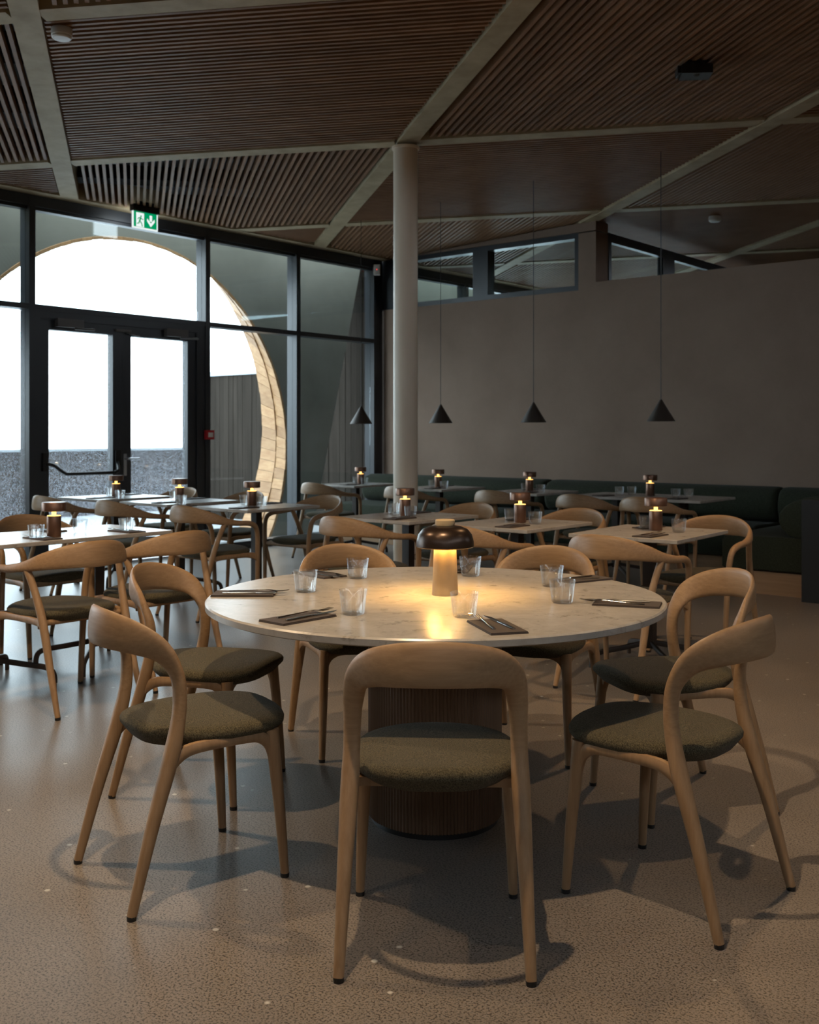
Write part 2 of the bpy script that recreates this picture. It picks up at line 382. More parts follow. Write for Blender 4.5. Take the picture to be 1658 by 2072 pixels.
for i in IR:
    for j in JR:
        cell = [node(i, j), node(i + 1, j), node(i + 1, j + 1), node(i, j + 1)]
        g = BW / 2 + 0.012
        ds = g / abs(pd.cross(qd)) if hasattr(pd, 'cross') else g
        e1, e2 = pd * ds, qd * ds
        cell = room_clip([cell[0] + e1 + e2, cell[1] - e1 + e2, cell[2] - e1 - e2, cell[3] + e1 - e2])
        if len(cell) < 3: continue
        alongP = (i + j) % 2 == 0
        d, nn = (pd, pn) if alongP else (qd, qn)
        ts = [nn.dot(c) for c in cell]; t = min(ts) + 0.035
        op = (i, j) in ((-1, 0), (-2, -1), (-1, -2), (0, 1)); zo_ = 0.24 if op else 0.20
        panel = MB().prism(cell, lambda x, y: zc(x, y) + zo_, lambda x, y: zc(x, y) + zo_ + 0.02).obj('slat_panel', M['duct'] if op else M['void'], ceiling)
        if op:
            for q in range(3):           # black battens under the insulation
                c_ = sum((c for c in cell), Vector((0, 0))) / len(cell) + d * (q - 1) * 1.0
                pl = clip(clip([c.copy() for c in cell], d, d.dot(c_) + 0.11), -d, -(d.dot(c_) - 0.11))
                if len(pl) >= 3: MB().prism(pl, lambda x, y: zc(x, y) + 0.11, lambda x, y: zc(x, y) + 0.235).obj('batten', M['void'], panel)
        acc = MB()
        while t < max(ts) - 0.02:
            pl = clip(clip([c.copy() for c in cell], nn, t + 0.0005), -nn, -(t - 0.0005))
            if len(pl) >= 3:
                ss = [d.dot(c) for c in pl]; s0, s1 = min(ss), max(ss)
                if s1 - s0 > 0.08:
                    hw = 0.0125; vs = []
                    for zo in (0.012, 0.075):
                        for tt in (t - hw, t + hw):
                            for s_ in (s0 + 0.004, s1 - 0.004):
                                q = nn * tt + d * s_; vs.append((q.x, q.y, zc(q.x, q.y) + zo))
                    if (i, j) in SINGLE and nsl < 300:
                        mb = MB().add(vs, slat_faces); mb.obj('slat', M['slat'], panel, sharp=None); nsl += 1
                    else: acc.add(vs, slat_faces)
            t += 0.058
        if acc.v:
            o = acc.obj('slats', M['slat'], panel, kind='stuff', sharp=None)
# roof above the slats, timber edge strip along the glass
MB().prism([tuple(G(u, n).xy) for u, n in ((UG - 0.05, -5), (5, -5), (5, 20), (UG - 0.05, 20))], lambda x, y: zc(x, y) + 0.62, lambda x, y: zc(x, y) + 0.8).obj('roof_deck', M['duct'], ceiling)
MB().prism([tuple(G(u, n).xy) for u, n in ((UG + 0.05, -5), (UG + 0.19, -5), (UG + 0.19, 20), (UG + 0.05, 20))], zc, lambda x, y: zc(x, y) + 0.3).obj('edge_strip', M['beam'], ceiling)

# ------------------------------------------------------------------ setting: walls
wr = MB()
wr = MB(); 
wr.bb(UG + 0.10, -5.81, NW, NW + 0.27, 0, 2.87); wr.bb(-5.81, 4.0, NW, NW + 0.27, 0, 2.945)
wr.bb(-6.03, -5.81, NW, NW + 0.27, 2.87, 3.50)
wr.add([G0 for G0 in [(-8.78, NW, 3.515), (-5.81, NW, 3.515), (-5.81, NW, zcu(-5.81)), (-8.78, NW, zcu(-8.78)),
        (-8.78, NW + 0.27, 3.515), (-5.81, NW + 0.27, 3.515), (-5.81, NW + 0.27, zcu(-5.81)), (-8.78, NW + 0.27, zcu(-8.78))]],
       [(0, 1, 2, 3), (5, 4, 7, 6), (0, 4, 5, 1), (2, 6, 7, 3), (1, 5, 6, 2), (0, 3, 7, 4)])
wr.obj('wall_right', M['plaster'], kind='structure', grid=True)
MB().bb(5, 5.2, -5, 20, 0, 4.2).obj('wall_far_right', M['plaster'], kind='structure', grid=True)
MB().bb(UG, 5, -5.2, -5, 0, 4.2).obj('wall_behind', M['plaster'], kind='structure', grid=True)
MB().bb(UG, 5, 20, 20.2, 0, 4.2).obj('wall_hall', M['plaster'], kind='structure', grid=True)
MB().bb(UG - 0.1, UG + 0.1, -5, -1.235, 0, 3.5).obj('wall_left', M['plaster'], kind='structure', grid=True)

# ------------------------------------------------------------------ setting: glass facade
def bay(idx, n0, n1, post1=True, z0=0.08, door=False, wet=True, post0=False):
    t = link('window_%d' % idx, None); t['kind'] = 'structure'; t.rotation_euler.z = ROT
    hw, u0, u1 = 0.032, UG - 0.09, UG + 0.07
    if post0: MB().bb(u0, u1, n0 - hw, n0 + hw, 0, 3.5).obj('mullion', M['frame'], t)
    if post1: MB().bb(u0, u1, n1 - hw, n1 + hw, 0, 3.5).obj('mullion', M['frame'], t)
    a, c = n0 + hw, n1 - hw
    MB().bb(u0, u1 - 0.002, a, c, 3.40, 3.5).obj('head_rail', M['frame'], t)
    MB().bb(UG - 0.05, UG + 0.035, a, c, 3.37, 3.40).obj('glazing_bead', M['frame'], t)
    MB().bb(u0, u1 - 0.002, a, c, 2.44, 2.49).obj('transom', M['frame'], t)
    MB().bb(UG - 0.006, UG + 0.006, a, c, 2.49, 3.37).obj('pane', M['pane'], t)
    if not door:
        MB().bb(u0, u1 - 0.002, a, c, 0.0, z0).obj('sill_rail', M['frame'], t)
        MB().bb(UG - 0.006, UG + 0.006, a, c, z0, 2.44).obj('pane', M['pane_wet'] if wet else M['pane'], t)
    return t
bay(1, 2.0, 3.6); bay(2, 3.6, 5.197)
bd = bay(3, 5.197, 7.26, door=True); bay(4, 7.26, 8.61, wet=False); bay(5, 8.61, 9.97, wet=False)
MB().bb(UG - 0.09, UG + 0.07, 10.002, 10.098, 0, 3.5).obj('trim_1', M['frame'], kind='structure', grid=True)
bay(6, 0.6, 2.0); bay(15, -1.2, 0.6, post0=True)
k = 10.42
for i_ in range(7, 13):
    bay(i_, k, k + 1.5, wet=False, post0=(i_ == 7)); k += 1.5
MB().bb(UG - 0.1, UG + 0.1, k + 0.04, 20, 0, 3.5).obj('wall_left_far', M['plaster'], kind='structure', grid=True)
# door frame and leaves
MB().bb(UG - 0.06, UG + 0.06, 5.229, 7.228, 2.36, 2.44).bb(UG - 0.06, UG + 0.06, 5.229, 5.285, 0, 2.36).bb(UG - 0.06, UG + 0.06, 7.115, 7.228, 0, 2.36).obj('door_frame', M['frame'], bd)
def leaf(idx, n0, n1, l, r):
    t = link('door_%d' % idx, None); t['kind'] = 'structure'; t.rotation_euler.z = ROT
    u0, u1 = UG - 0.045, UG + 0.045
    MB().bb(u0, u1, n0, n0 + l, 0.012, 2.3595).bb(u0, u1, n1 - r, n1, 0.012, 2.3595).bb(u0, u1, n0 + l, n1 - r, 2.265, 2.3595).bb(u0, u1, n0 + l, n1 - r, 0.012, 0.12).obj('door_rail', M['frame'], t)
    MB().bb(UG - 0.006, UG + 0.006, n0 + l, n1 - r, 0.12, 2.265).obj('pane', M['pane_wet'], t)
    return t
d1 = leaf(1, 5.2855, 6.1885, 0.0945, 0.1075); d2 = leaf(2, 6.189, 7.1145, 0.106, 0.1095)
# panic bar on the left leaf
pb = MB().tube(sm_curve([(UG + 0.05, 5.335, 1.00), (UG + 0.09, 5.40, 0.985), (UG + 0.13, 5.46, 0.93), (UG + 0.14, 5.50, 0.905), (UG + 0.14, 5.56, 0.90), (UG + 0.14, 6.0, 0.90), (UG + 0.14, 6.05, 0.905), (UG + 0.13, 6.09, 0.93), (UG + 0.05, 6.13, 1.01)], 5), 0.017, 10)
pb.bb(UG + 0.045, UG + 0.07, 5.305, 5.36, 0.93, 1.10).bb(UG + 0.045, UG + 0.07, 6.10, 6.16, 0.93, 1.12).obj('panic_bar', M['black'], d1)
hd = MB().bb(UG + 0.045, UG + 0.053, 6.205, 6.24, 0.86, 1.08); hd.tube([(UG + 0.05, 6.222, 1.03), (UG + 0.10, 6.222, 1.03)], 0.010).tube([(UG + 0.095, 6.215, 1.03), (UG + 0.095, 6.36, 1.03)], 0.010)
hd.obj('lever_handle', M['alu'], d2, label='steel lever handle')
for dd, nn0, nn1, s_ in ((d1, 5.44, 5.72, 1), (d2, 6.70, 6.97, 1)):
    MB().bb(UG + 0.045, UG + 0.105, nn0, nn1, 2.295, 2.375).obj('door_closer', M['closer'], dd)
    MB().tube([(UG + 0.10, nn1 - 0.10, 2.285), (UG + 0.19, nn1 + 0.06, 2.28)], 0.011).tube([(UG + 0.19, nn1 + 0.06, 2.28), (UG + 0.06, nn1 + 0.11, 2.30)], 0.011).obj('closer_arm', M['closer'], dd, label='steel closer arm')
MB().tube([(UG + 0.07, 6.22, 2.30), (UG + 0.10, 6.36, 2.27)], 0.010).bb(UG + 0.045, UG + 0.075, 6.10, 6.28, 2.30, 2.325).obj('closer_slide', M['closer'], d2)
# clerestory window in the plaster wall
t = link('window_13', None); t['kind'] = 'structure'; t.rotation_euler.z = ROT
f = MB(); y0, y1 = NW + 0.02, NW + 0.16
f.bb(-8.90, -6.03, y0, y1, 2.872, 2.93).bb(-8.90, -6.03, y0, y1, 3.455, 3.513).bb(-8.995, -8.72, y0, y1, 2.872, 3.52).bb(-6.09, -6.03, y0, y1, 2.93, 3.455)
f.obj('window_frame', M['frame'], t)
MB().bb(-7.50, -7.28, y0, y1, 2.93, 3.455).obj('mullion', M['frame'], t)
for a, c in ((-8.72, -7.50), (-7.28, -6.09)): MB().bb(a, c, NW + 0.085, NW + 0.095, 2.93, 3.455).obj('pane', M['pane'], t)
# glazed screen of the hall beyond
t = link('window_14', None); t['kind'] = 'structure'; t.rotation_euler.z = ROT
f = MB(); f.bb(-5.86, -5.80, 10.371, 14.6, 3.42, 3.52).bb(-5.86, -5.80, 10.371, 14.6, 0, 0.1).bb(-5.86, -5.80, 10.371, 10.43, 0.1, 3.42).obj('window_frame', M['frame'], t)
for a, c in ((11.68, 11.98), (13.3, 13.5), (14.5, 14.6)): MB().bb(-5.87, -5.79, a, c, 0.1, 3.42).obj('mullion', M['frame'], t)
for a, c in ((10.43, 11.68), (11.98, 13.3), (13.5, 14.5)): MB().bb(-5.834, -5.826, a, c, 0.1, 3.42).obj('pane', M['pane'], t)
MB().bb(-5.9, -5.76, 14.6, 20, 0, 3.6).obj('wall_screen_end', M['plaster'], kind='structure', grid=True)

# ------------------------------------------------------------------ outside: terrace
MB().bb(-60, UG - 0.09, -40, 60, -0.25, -0.05).obj('ground_terrace', M['deck'], kind='structure', grid=True)
def arch_wall(name, nc, nl, nr_bot, nr_top, ztop=4.0, boards=True):
    R, zc0, u0, u1 = 2.303 + 0.035, 1.11, -9.8, -10.3
    mb = MB(); K = 64
    a0 = atan2(-zc0 - 0.05, sqrt(R * R - (zc0 + 0.05) ** 2))
    angs = [a0 + (pi - 2 * a0) * k / K for k in range(K + 1)]
    inner = [(nc + R * cos(a), zc0 + R * sin(a)) for a in angs]
    RF, NF, ZF = 2.430 + 0.035, nc - 0.05, 1.385
    af = atan2(-ZF - 0.05, sqrt(RF * RF - (ZF + 0.05) ** 2))
    innf = [(NF + RF * cos(a), ZF + RF * sin(a)) for a in [af + (pi - 2 * af) * k / K for k in range(K + 1)]]
    def edge(n_, z_):                    # push an inner point out to the wall outline
        dx, dz = n_ - nc, z_ - zc0; best = 1e9
        rt = lambda z: nr_bot + (nr_top - nr_bot) * (z + 0.05) / (ztop + 0.05)
        lo, hi = 1.0, 8.0
        for _ in range(40):
            mid = (lo + hi) / 2; x, z = nc + dx * mid, zc0 + dz * mid
            if nl < x < rt(z) and -0.05 <= z < ztop: lo = mid
            else: hi = mid
        return (nc + dx * lo, zc0 + dz * lo)
    outer = [edge(*p) for p in inner]
    outer[0] = (nr_bot, -0.05); outer[-1] = (nl, -0.05)
    n = K + 1; vs = []
    for u, inn in ((u0, inner), (u1, innf)): vs += [(u, a, c) for a, c in inn] + [(u, a, c) for a, c in outer]
    fs = []
    for k in range(K):
        fs += [(k, k + 1, n + k + 1, n + k), (2 * n + k, 3 * n + k, 3 * n + k + 1, 2 * n + k + 1), (k, 2 * n + k, 2 * n + k + 1, k + 1), (n + k, n + k + 1, 3 * n + k + 1, 3 * n + k)]
    o = mb.add(vs, fs).obj(name, M['concrete'], kind='structure', grid=True)
    if boards:
        rnd = random.Random(3); nb = 74
        for row, (ua, ub) in enumerate(((-9.795, -10.0), (-10.003, -10.32))):
            for k in range(nb):
                b0 = a0 + (pi - 2 * a0) * (k + 0.5 * row) / nb; b1 = b0 + (pi - 2 * a0) / nb - 0.0016
                if b1 > pi - a0: continue
                ri = 2.303 + rnd.uniform(-0.006, 0.004) - 0.012 * row; ro = R - 0.001
                jit = ri - 2.303; vv = []
                for u in (ua, ub):
                    k_ = (u + 9.8) / -0.5; c_n, c_z, rr = nc - .05 * k_, zc0 + (ZF - zc0) * k_, 2.303 + .127 * k_
                    f0, f1 = [af * k_ + a0 * (1 - k_) + (x - a0) / (pi - 2 * a0) * (pi - 2 * (af * k_ + a0 * (1 - k_))) for x in (b0, b1)]
                    vv += [(u, c_n + r_ * cos(a), c_z + r_ * sin(a)) for r_, a in ((rr + jit, f0), (rr + jit, f1), (rr + .034, f1), (rr + .034, f0))]
                MB().add(vv, [(0, 1, 2, 3), (7, 6, 5, 4), (0, 4, 5, 1), (1, 5, 6, 2), (2, 6, 7, 3), (3, 7, 4, 0)]).obj('board', M['reveal'], o, sharp=None)
    return o
arch_wall('wall_terrace', 6.915, 3.3, 9.69, 10.74)
arch_wall('wall_terrace_far', 14.2, 11.0, 17.4, 17.4, boards=False)
arch_wall('wall_terrace_near', 0.75, -2.6, 3.28, 3.28, boards=False)
MB().bb(-9.8, -10.3, -5, -2.62, -0.05, 4.0).obj('wall_terrace_end', M['concrete'], kind='structure', grid=True)
# dark boarded parapet and side wall
def boards(name, n0, n1, step, z1, fn, mat, capfn):
    o = link(name, None); o['kind'] = 'structure'; o.rotation_euler.z = ROT
    x = n0; rnd = random.Random(5)
    while x < n1 - 0.01:
        mb = MB(); fn(mb, x, min(x + step - 0.006, n1), rnd.uniform(-0.004, 0.004)); mb.obj('board', mat, o, sharp=None); x += step
    capfn(MB()).obj('coping', M['cap'], o)
    return o
boards('wall_parapet', -4.0, 13.0, 0.10, 1.0, lambda mb, a, c, j: mb.bb(-15 + j, -15.1, a, c, -0.05, 1.0), M['cladding'], lambda mb: mb.bb(-15.14, -14.98, -4, 13.0, 1.0, 1.04))
boards('wall_terrace_side', -13.55, UG - 0.15, 0.11, 1.0, lambda mb, a, c, j: mb.bb(a, c, 10.80 + j, 10.95, -0.05, 3.75 if a > -11.2 else 2.2), M['cladding_side'], lambda mb: mb.bb(-13.55, -11.2, 10.78, 10.97, 2.2, 2.27))

# ------------------------------------------------------------------ column
t = thing('column', 'round cream painted steel column rising to the ceiling behind the tables', 'column', (-0.032, 8.5, 0))
MB().lathe([(0.0, 0.0), (0.099, 0.0), (0.099, 3.585), (0.0, 3.585)], 40).obj('shaft', M['column'], t)
MB().lathe([(0.0, 3.585), (0.112, 3.585), (0.112, 3.605), (0.0, 3.605)], 40).obj('top_plate', M['column'], t)

# ------------------------------------------------------------------ chairs
def hoop(ctrl, seg=14, n=5):
    """right half control points (x,y,z,w,t,bx,by,bz) from the foot to the middle -> full list"""
    left = [(-c[0], c[1], c[2], c[3], c[4], -c[5], c[6], c[7]) for c in ctrl]
    full = [tuple(c) for c in left] + [tuple(c) for c in ctrl[-2::-1]]
    return sm_curve(full, n)
def sweep_pts(mb, pts, cap, seg=14, power=2.3):
    return mb.sweep([p[:3] for p in pts], [p[3] for p in pts], [p[4] for p in pts], [Vector(p[5:8]) for p in pts], seg, cap, power)
def seat_mesh(hw, y0, y1, z, rear=0.72, crown=0.014, th=0.048):
    mb = MB(); K = 48; cy = (y0 + y1) / 2; hy = (y1 - y0) / 2
    def outline(a, s):
        ca, sa = cos(a), sin(a); e = 2 / 3.2
        x = math.copysign(abs(ca) ** e, ca); y = math.copysign(abs(sa) ** e, sa)
        if y < 0: x *= 1 - (1 - rear) * (-y) ** 1.6
        return x * hw * s, cy + y * hy * s
    def top(x, y): return z + crown * (1 - (x / hw) ** 2) * 1.0 + 0.012 * ((y - cy) / hy) * 0.0 - 0.010 * max(0, (y - cy) / hy) ** 4 * (x / hw) ** 2 - 0.006 * (1 - ((y - cy) / hy) ** 2) * (1 - (x / hw) ** 2)
    rings = [(0.0001, 0.0), (0.25, 0.0), (0.5, 0.0), (0.72, 0.0), (0.86, -0.001), (0.94, -0.004), (0.98, -0.010), (1.0, -0.018), (0.995, -0.028), (0.96, -0.038), (0.88, -th), (0.5, -th), (0.0001, -th)]
    vs = []; fs = []
    for s, dz in rings:
        for k in range(K):
            x, y = outline(2 * pi * k / K, s); xs, ys = (x, y)
            vs.append((x, y, (top(xs, ys) if dz > -th else z) + dz))
    for i in range(len(rings) - 1):
        for k in range(K): fs.append((i * K + k, i * K + (k + 1) % K, (i + 1) * K + (k + 1) % K, (i + 1) * K + k))
    return mb.add(vs, fs, True)

def make_light_chair(label):
    t = thing('dining_chair', label, 'chair')
    C = [(.2245, -.245, .010, .026, .026, .2, -1, 0), (.217, -.188, .22, .035, .035, .2, -1, .2), (.210, -.132, .40, .046, .042, .1, -1, .25),
         (.2065, -.108, .50, .043, .037, .1, -1, .1), (.205, -.103, .57, .045, .034, .15, -1, -.1), (.2015, -.112, .63, .054, .030, .3, -1, -.1),
         (.188, -.150, .690, .072, .027, .55, -1, 0), (.150, -.204, .724, .090, .023, .55, -1, .05), (.080, -.250, .741, .103, .021, .3, -1, .1), (0, -.266, .746, .107, .021, 0, -1, .1)]
    pts = hoop(C); m = len(pts); a = 15; z_ = m - 1 - a
    sweep_pts(MB(), pts[a:z_ + 1], (False, False)).obj('backrest', M['oak_back'], t)
    legs = [sweep_pts(MB(), pts[:a + 1], (True, False)).obj('leg', M['oak'], t), sweep_pts(MB(), pts[z_:], (False, True)).obj('leg', M['oak'], t)]
    for s in (-1, 1):
        legs.append(MB().tube(sm_curve([(s * .212, .216, .010), (s * .204, .203, .2), (s * .196, .188, .37), (s * .192, .183, .428)], 3), sm_list([.0125, .0165, .0195, .021], 3), 12).obj('leg', M['oak'], t))
    for lg, (x, y) in zip(legs, ((-.2245, -.245), (.2245, -.245), (-.212, .216), (.212, .216))):
        MB().lathe([(0, 0), (.0125, 0), (.0135, .012), (0, .012)], 12, (x, y, 0)).obj('foot_glide', M['glide'], lg)
    for s in (-1, 1):
        R = sm_curve([(s * .213, -.148, .345, .028, .024), (s * .210, -.128, .385, .034, .026), (s * .207, -.085, .413, .036, .026), (s * .205, -.02, .419, .033, .024), (s * .203, .10, .419, .033, .024), (s * .198, .145, .412, .036, .026), (s * .195, .176, .385, .036, .026), (s * .197, .188, .335, .028, .024)], 4)
        MB().sweep([p[:3] for p in R], [p[3] for p in R], [p[4] for p in R], Vector((1, 0, 0)), 10, power=2.4).obj('side_rail', M['oak'], t)
    R = sm_curve([(-.196, .187, .345, .028, .022), (-.184, .185, .388, .034, .024), (-.155, .183, .412, .034, .024), (-.1, .182, .419, .030, .022), (.1, .182, .419, .030, .022), (.155, .183, .412, .034, .024), (.184, .185, .388, .034, .024), (.196, .187, .345, .028, .022)], 4)
    MB().sweep([p[:3] for p in R], [p[3] for p in R], [p[4] for p in R], Vector((0, 1, 0)), 10, power=2.4).obj('front_rail', M['oak'], t)
    MB().box((0, -.06, .412), (.40, .03, .022)).obj('cross_rail', M['oak'], t)
    seat_mesh(.221, -.178, .270, .462).obj('seat', M['fabric'], t)
    return t
def sm_list(l, n): return [q[0] for q in sm_curve([(x,) for x in l], n)]

def make_arm_chair(label):
    t = thing('armchair', label, 'chair')
    C = [(0.2325, 0.25, 0.01, 0.026, 0.026, 1, 0, 0), (0.2381, 0.243, 0.22, 0.032, 0.03, 1, 0, 0), (0.2455, 0.237, 0.421, 0.036, 0.032, 1, 0, 0), (0.2539, 0.228, 0.5578, 0.036, 0.032, 1, 0, 0), (0.2613, 0.2, 0.623, 0.037, 0.032, 1, 0, 0.1),
         (0.2678, 0.135, 0.6483, 0.036, 0.034, 1, 0, 0.3), (0.2669, 0.05, 0.6546, 0.038, 0.034, 1, -0.1, 0.35), (0.253, -0.05, 0.67, 0.05, 0.031, 1, -0.35, 0.3), (0.2158, -0.15, 0.697, 0.078, 0.027, 0.75, -0.75, 0.2), (0.1256, -0.232, 0.719, 0.108, 0.023, 0.4, -1, 0.14), (0, -0.268, 0.725, 0.122, 0.022, 0, -1, 0.12)]
    pts = hoop(C); m = len(pts); a = 16; z_ = m - 1 - a
    sweep_pts(MB(), pts[a:z_ + 1], (False, False)).obj('backrest', M['oak_back'], t, label='wide backrest running out into armrests')
    legs = [sweep_pts(MB(), pts[:a + 1], (True, False)).obj('leg', M['oak'], t), sweep_pts(MB(), pts[z_:], (False, True)).obj('leg', M['oak'], t)]
    for s in (-1, 1):
        legs.append(MB().tube(sm_curve([(s * .224, -.285, .010), (s * .220, -.215, .22), (s * .220, -.155, .42), (s * .231, -.105, .56), (s * .247, -.062, .664)], 3), sm_list([.0125, .017, .020, .0175, .018], 3), 12).obj('leg', M['oak'], t))
    for lg, (x, y) in zip(legs, ((-.2325, .25), (.2325, .25), (-.224, -.285), (.224, -.285))):
        MB().lathe([(0, 0), (.0125, 0), (.0135, .012), (0, .012)], 12, (x, y, 0)).obj('foot_glide', M['glide'], lg)
    for s in (-1, 1):
        R = sm_curve([(s * .221, -.142, .404, .046, .026), (s * .219, -.1, .418, .036, .024), (s * .224, .12, .420, .034, .024), (s * .236, .20, .412, .040, .026), (s * .245, .232, .39, .036, .028)], 4)
        MB().sweep([p[:3] for p in R], [p[3] for p in R], [p[4] for p in R], Vector((1, 0, 0)), 10, power=2.4).obj('side_rail', M['oak'], t)
    MB().tube([(-.240, .225, .416), (.240, .225, .416)], .016, 10).obj('front_rail', M['oak'], t)
    MB().tube([(-.219, -.13, .412), (.219, -.13, .412)], .014, 10).obj('rear_rail', M['oak'], t)
    seat_mesh(.228, -.20, .265, .462, rear=0.8).obj('seat', M['fabric'], t)
    return t

GL = 'light oak chairs around the round table'
TC = Vector((0.085, 3.51))
light = [  # rear feet midpoint, facing angle, label
    ((.0585, 2.44), 88.0, 'oak dining chair with its back to the camera, nearest to the viewer'),
    ((-.860, 2.94), 35.0, 'oak dining chair left of the round table, the nearer one, seen from behind'),
    ((-.985, 3.90), -16.0, 'oak dining chair behind the near left chair, its seat showing a dark table shadow'),
    ((-.300, 4.59), -70.0, 'oak dining chair across the round table, left of the lit mushroom lamp'),
    ((.620, 4.52), -116.0, 'oak dining chair across the round table, right of the lit mushroom lamp'),
    ((1.170, 3.739), 196.0, 'oak dining chair right of the round table, farther one, grey daylight on its backrest'),
    ((.921, 2.774), 138.0, 'oak dining chair right of the round table, nearer one, leg reaching lower right')]
c0 = make_light_chair(light[0][2]); c0['group'] = GL
index_kids()
for k, (p, ang, lab) in enumerate(light):
    a = radians(ang); fw = Vector((cos(a), sin(a))); loc = Vector(p) + fw * 0.245; rz = a - pi / 2
    if k == 0: c0.location = (loc.x, loc.y, 0); c0.rotation_euler.z = rz
    else: dup(c0, (loc.x, loc.y, 0), rz, lab, GL)

# small table rows (u of each table centre)
ROW1, N_ROW1 = dict(A=-4.45, B=-3.585, C=-2.705, D=-5.94, E=-6.86, F=-7.76), 5.29
ROW2, N_ROW2 = dict(H=-7.72, I=-6.57, J=-5.48, K=-4.25), 8.30
GA = 'oak armchairs at the square tables'
def gf(ang): return ROT + radians(ang)      # facing given in the grid: 0 faces +n, 180 faces -n
arm = [  # u, n, facing, label
    (ROW1['A'] + .05, 4.80, 0, 'oak armchair turned away, right behind the far left chair of the round table'),
    (ROW1['A'] - .03, 5.86, 180, 'oak armchair facing camera behind the mushroom lamp, warm lit inner back'),
    (ROW1['B'] + .05, 4.80, 0, 'oak armchair partly hidden by the mushroom lamp, its curved arm showing right of the shade'),
    (ROW1['B'] - .03, 5.86, 180, 'oak armchair facing camera at middle of the right-hand tables, warm lit inner back'),
    (ROW1['C'] + .10, 4.80, 0, 'oak armchair turned away, in front of the rightmost square table of the middle row'),
    (ROW1['C'] + .06, 5.86, 180, 'oak armchair facing camera beside the dark sofa end, rightmost of the room'),
    (ROW1['D'] + .05, 4.80, 0, 'oak armchair turned away at the square table nearest the pine arch'),
    (ROW1['D'] - .03, 5.86, 180, 'oak armchair facing camera at the square table in front of the pine arch'),
    (ROW1['E'] + .05, 4.80, 0, 'oak armchair turned away at the second square table from the left by the doors'),
    (ROW1['E'] - .03, 5.86, 180, 'oak armchair facing camera behind the square table left of the pine arch'),
    (ROW1['F'] + .05, 4.80, 0, 'oak armchair turned away in front of the left door leaf, farthest left of its row'),
    (ROW1['F'] - .03, 5.86, 180, 'oak armchair facing camera in front of the right door leaf, pale daylit back'),
    (-4.50, 2.80, 90, 'oak armchair at the left edge in the foreground, its long back leg slanting down'),
    (-4.57, 3.38, 90, 'oak armchair at the long left table, second from the left edge, turned away'),
    (-5.72, 3.40, -90, 'oak armchair on the window side of the long left table, behind the lamp'),
    (-5.72, 2.76, -90, 'oak armchair on the window side of the long left table, cut by the photo edge'),
    (ROW2['H'] + .06, 7.80, 0, 'oak armchair turned away by the last glass pane, at the table near the corner'),
    (ROW2['I'] + .06, 7.80, 0, 'oak armchair partly hidden behind the cream column'),
    (ROW2['J'] + .06, 7.80, 0, 'oak armchair turned away in front of the sofa, third table along the wall'),
    (ROW2['K'] - .27, 7.74, 0, 'left one of the two oak armchairs at the long table by the wall'),
    (ROW2['K'] + .33, 7.74, 0, 'right one of the two oak armchairs at the long table by the wall')]
a0 = make_arm_chair(arm[0][3]); a0['group'] = GA
index_kids()
for k, (u, n, fa, lab) in enumerate(arm):
    loc = G(u, n)
    if k == 0: a0.location = loc; a0.rotation_euler.z = gf(fa)
    else: dup(a0, loc, gf(fa), lab, GA)

# ------------------------------------------------------------------ round table
t = thing('round_table', 'large round pale stone table on a fluted drum, in the foreground', 'table', (TC.x, TC.y, 0))
MB().lathe([(0, .712), (.742, .712), (.757, .718), (.757, .735), (.752, .740), (0, .740)], 128).obj('tabletop', M['quartz'], t)
MB().lathe([(0, .688), (.30, .688), (.30, .712), (0, .712)], 48).obj('support_plate', M['darkmetal'], t)
fl = MB(); K = 480; vs = []; fs = []
for z in (.02, .688):
    for k in range(K):
        a = 2 * pi * k / K; r_ = .219 - .0045 * abs(cos(a * 60)) ** 0.7 * 0 + .0045 * abs(sin(a * 60)); vs.append((r_ * cos(a), r_ * sin(a), z))
for k in range(K): fs.append((k, (k + 1) % K, K + (k + 1) % K, K + k))
fl.add(vs, fs).obj('fluted_drum', wood('smoked_oak', (0.10, 0.058, 0.033), (0.15, 0.088, 0.052), (30, 30, 2), 0.5), t)
MB().lathe([(0, 0), (.212, 0), (.212, .02), (0, .02)], 64).obj('drum_base', M['black'], t)

# ------------------------------------------------------------------ square tables
def table_base(mb_t, x, y):
    p = MB().bb(x - .029, x + .029, y - .029, y + .029, .10, .708); p.obj('pedestal', M['darkmetal'], mb_t)
    MB().box((x, y, .714), (.34, .34, .008)).obj('top_plate', M['darkmetal'], mb_t)
    f_ = MB()
    for k in range(4):
        a = pi / 4 + k * pi / 2; ca, sa = cos(a), sin(a)
        pts = sm_curve([(0.0, .135), (.06, .120), (.17, .100), (.27, .084), (.315, .066), (.330, .035), (.332, .0)], 3)
        f_.sweep([(x + q * ca, y + q * sa, z) for q, z in pts], [.030] * len(pts), [.022] * len(pts), Vector((-sa, ca, 0)), 8, power=2.6)
    f_.obj('cross_foot', M['darkmetal'], mb_t)
def make_table(label, loc, lx, ly, posts):
    t = thing('square_table', label, 'table', loc, ROT)
    mb = MB(); b_ = .003
    pr = lambda i: [(-lx / 2 + i, -ly / 2 + i), (lx / 2 - i, -ly / 2 + i), (lx / 2 - i, ly / 2 - i), (-lx / 2 + i, ly / 2 - i)]
    vs = []; lv = [(b_, .718), (0, .721), (0, .737), (b_, .740)]
    for i, z in lv: vs += [(x, y, z) for x, y in pr(i)]
    fs = [(3, 2, 1, 0), (12, 13, 14, 15)] + [(4 * i + k, 4 * i + (k + 1) % 4, 4 * i + 4 + (k + 1) % 4, 4 * i + 4 + k) for i in range(3) for k in range(4)]
    mb.add(vs, fs).obj('tabletop', M['quartz'], t)
    for x, y in posts: table_base(t, x, y)
    return t
GT = 'square stone-topped tables in rows'
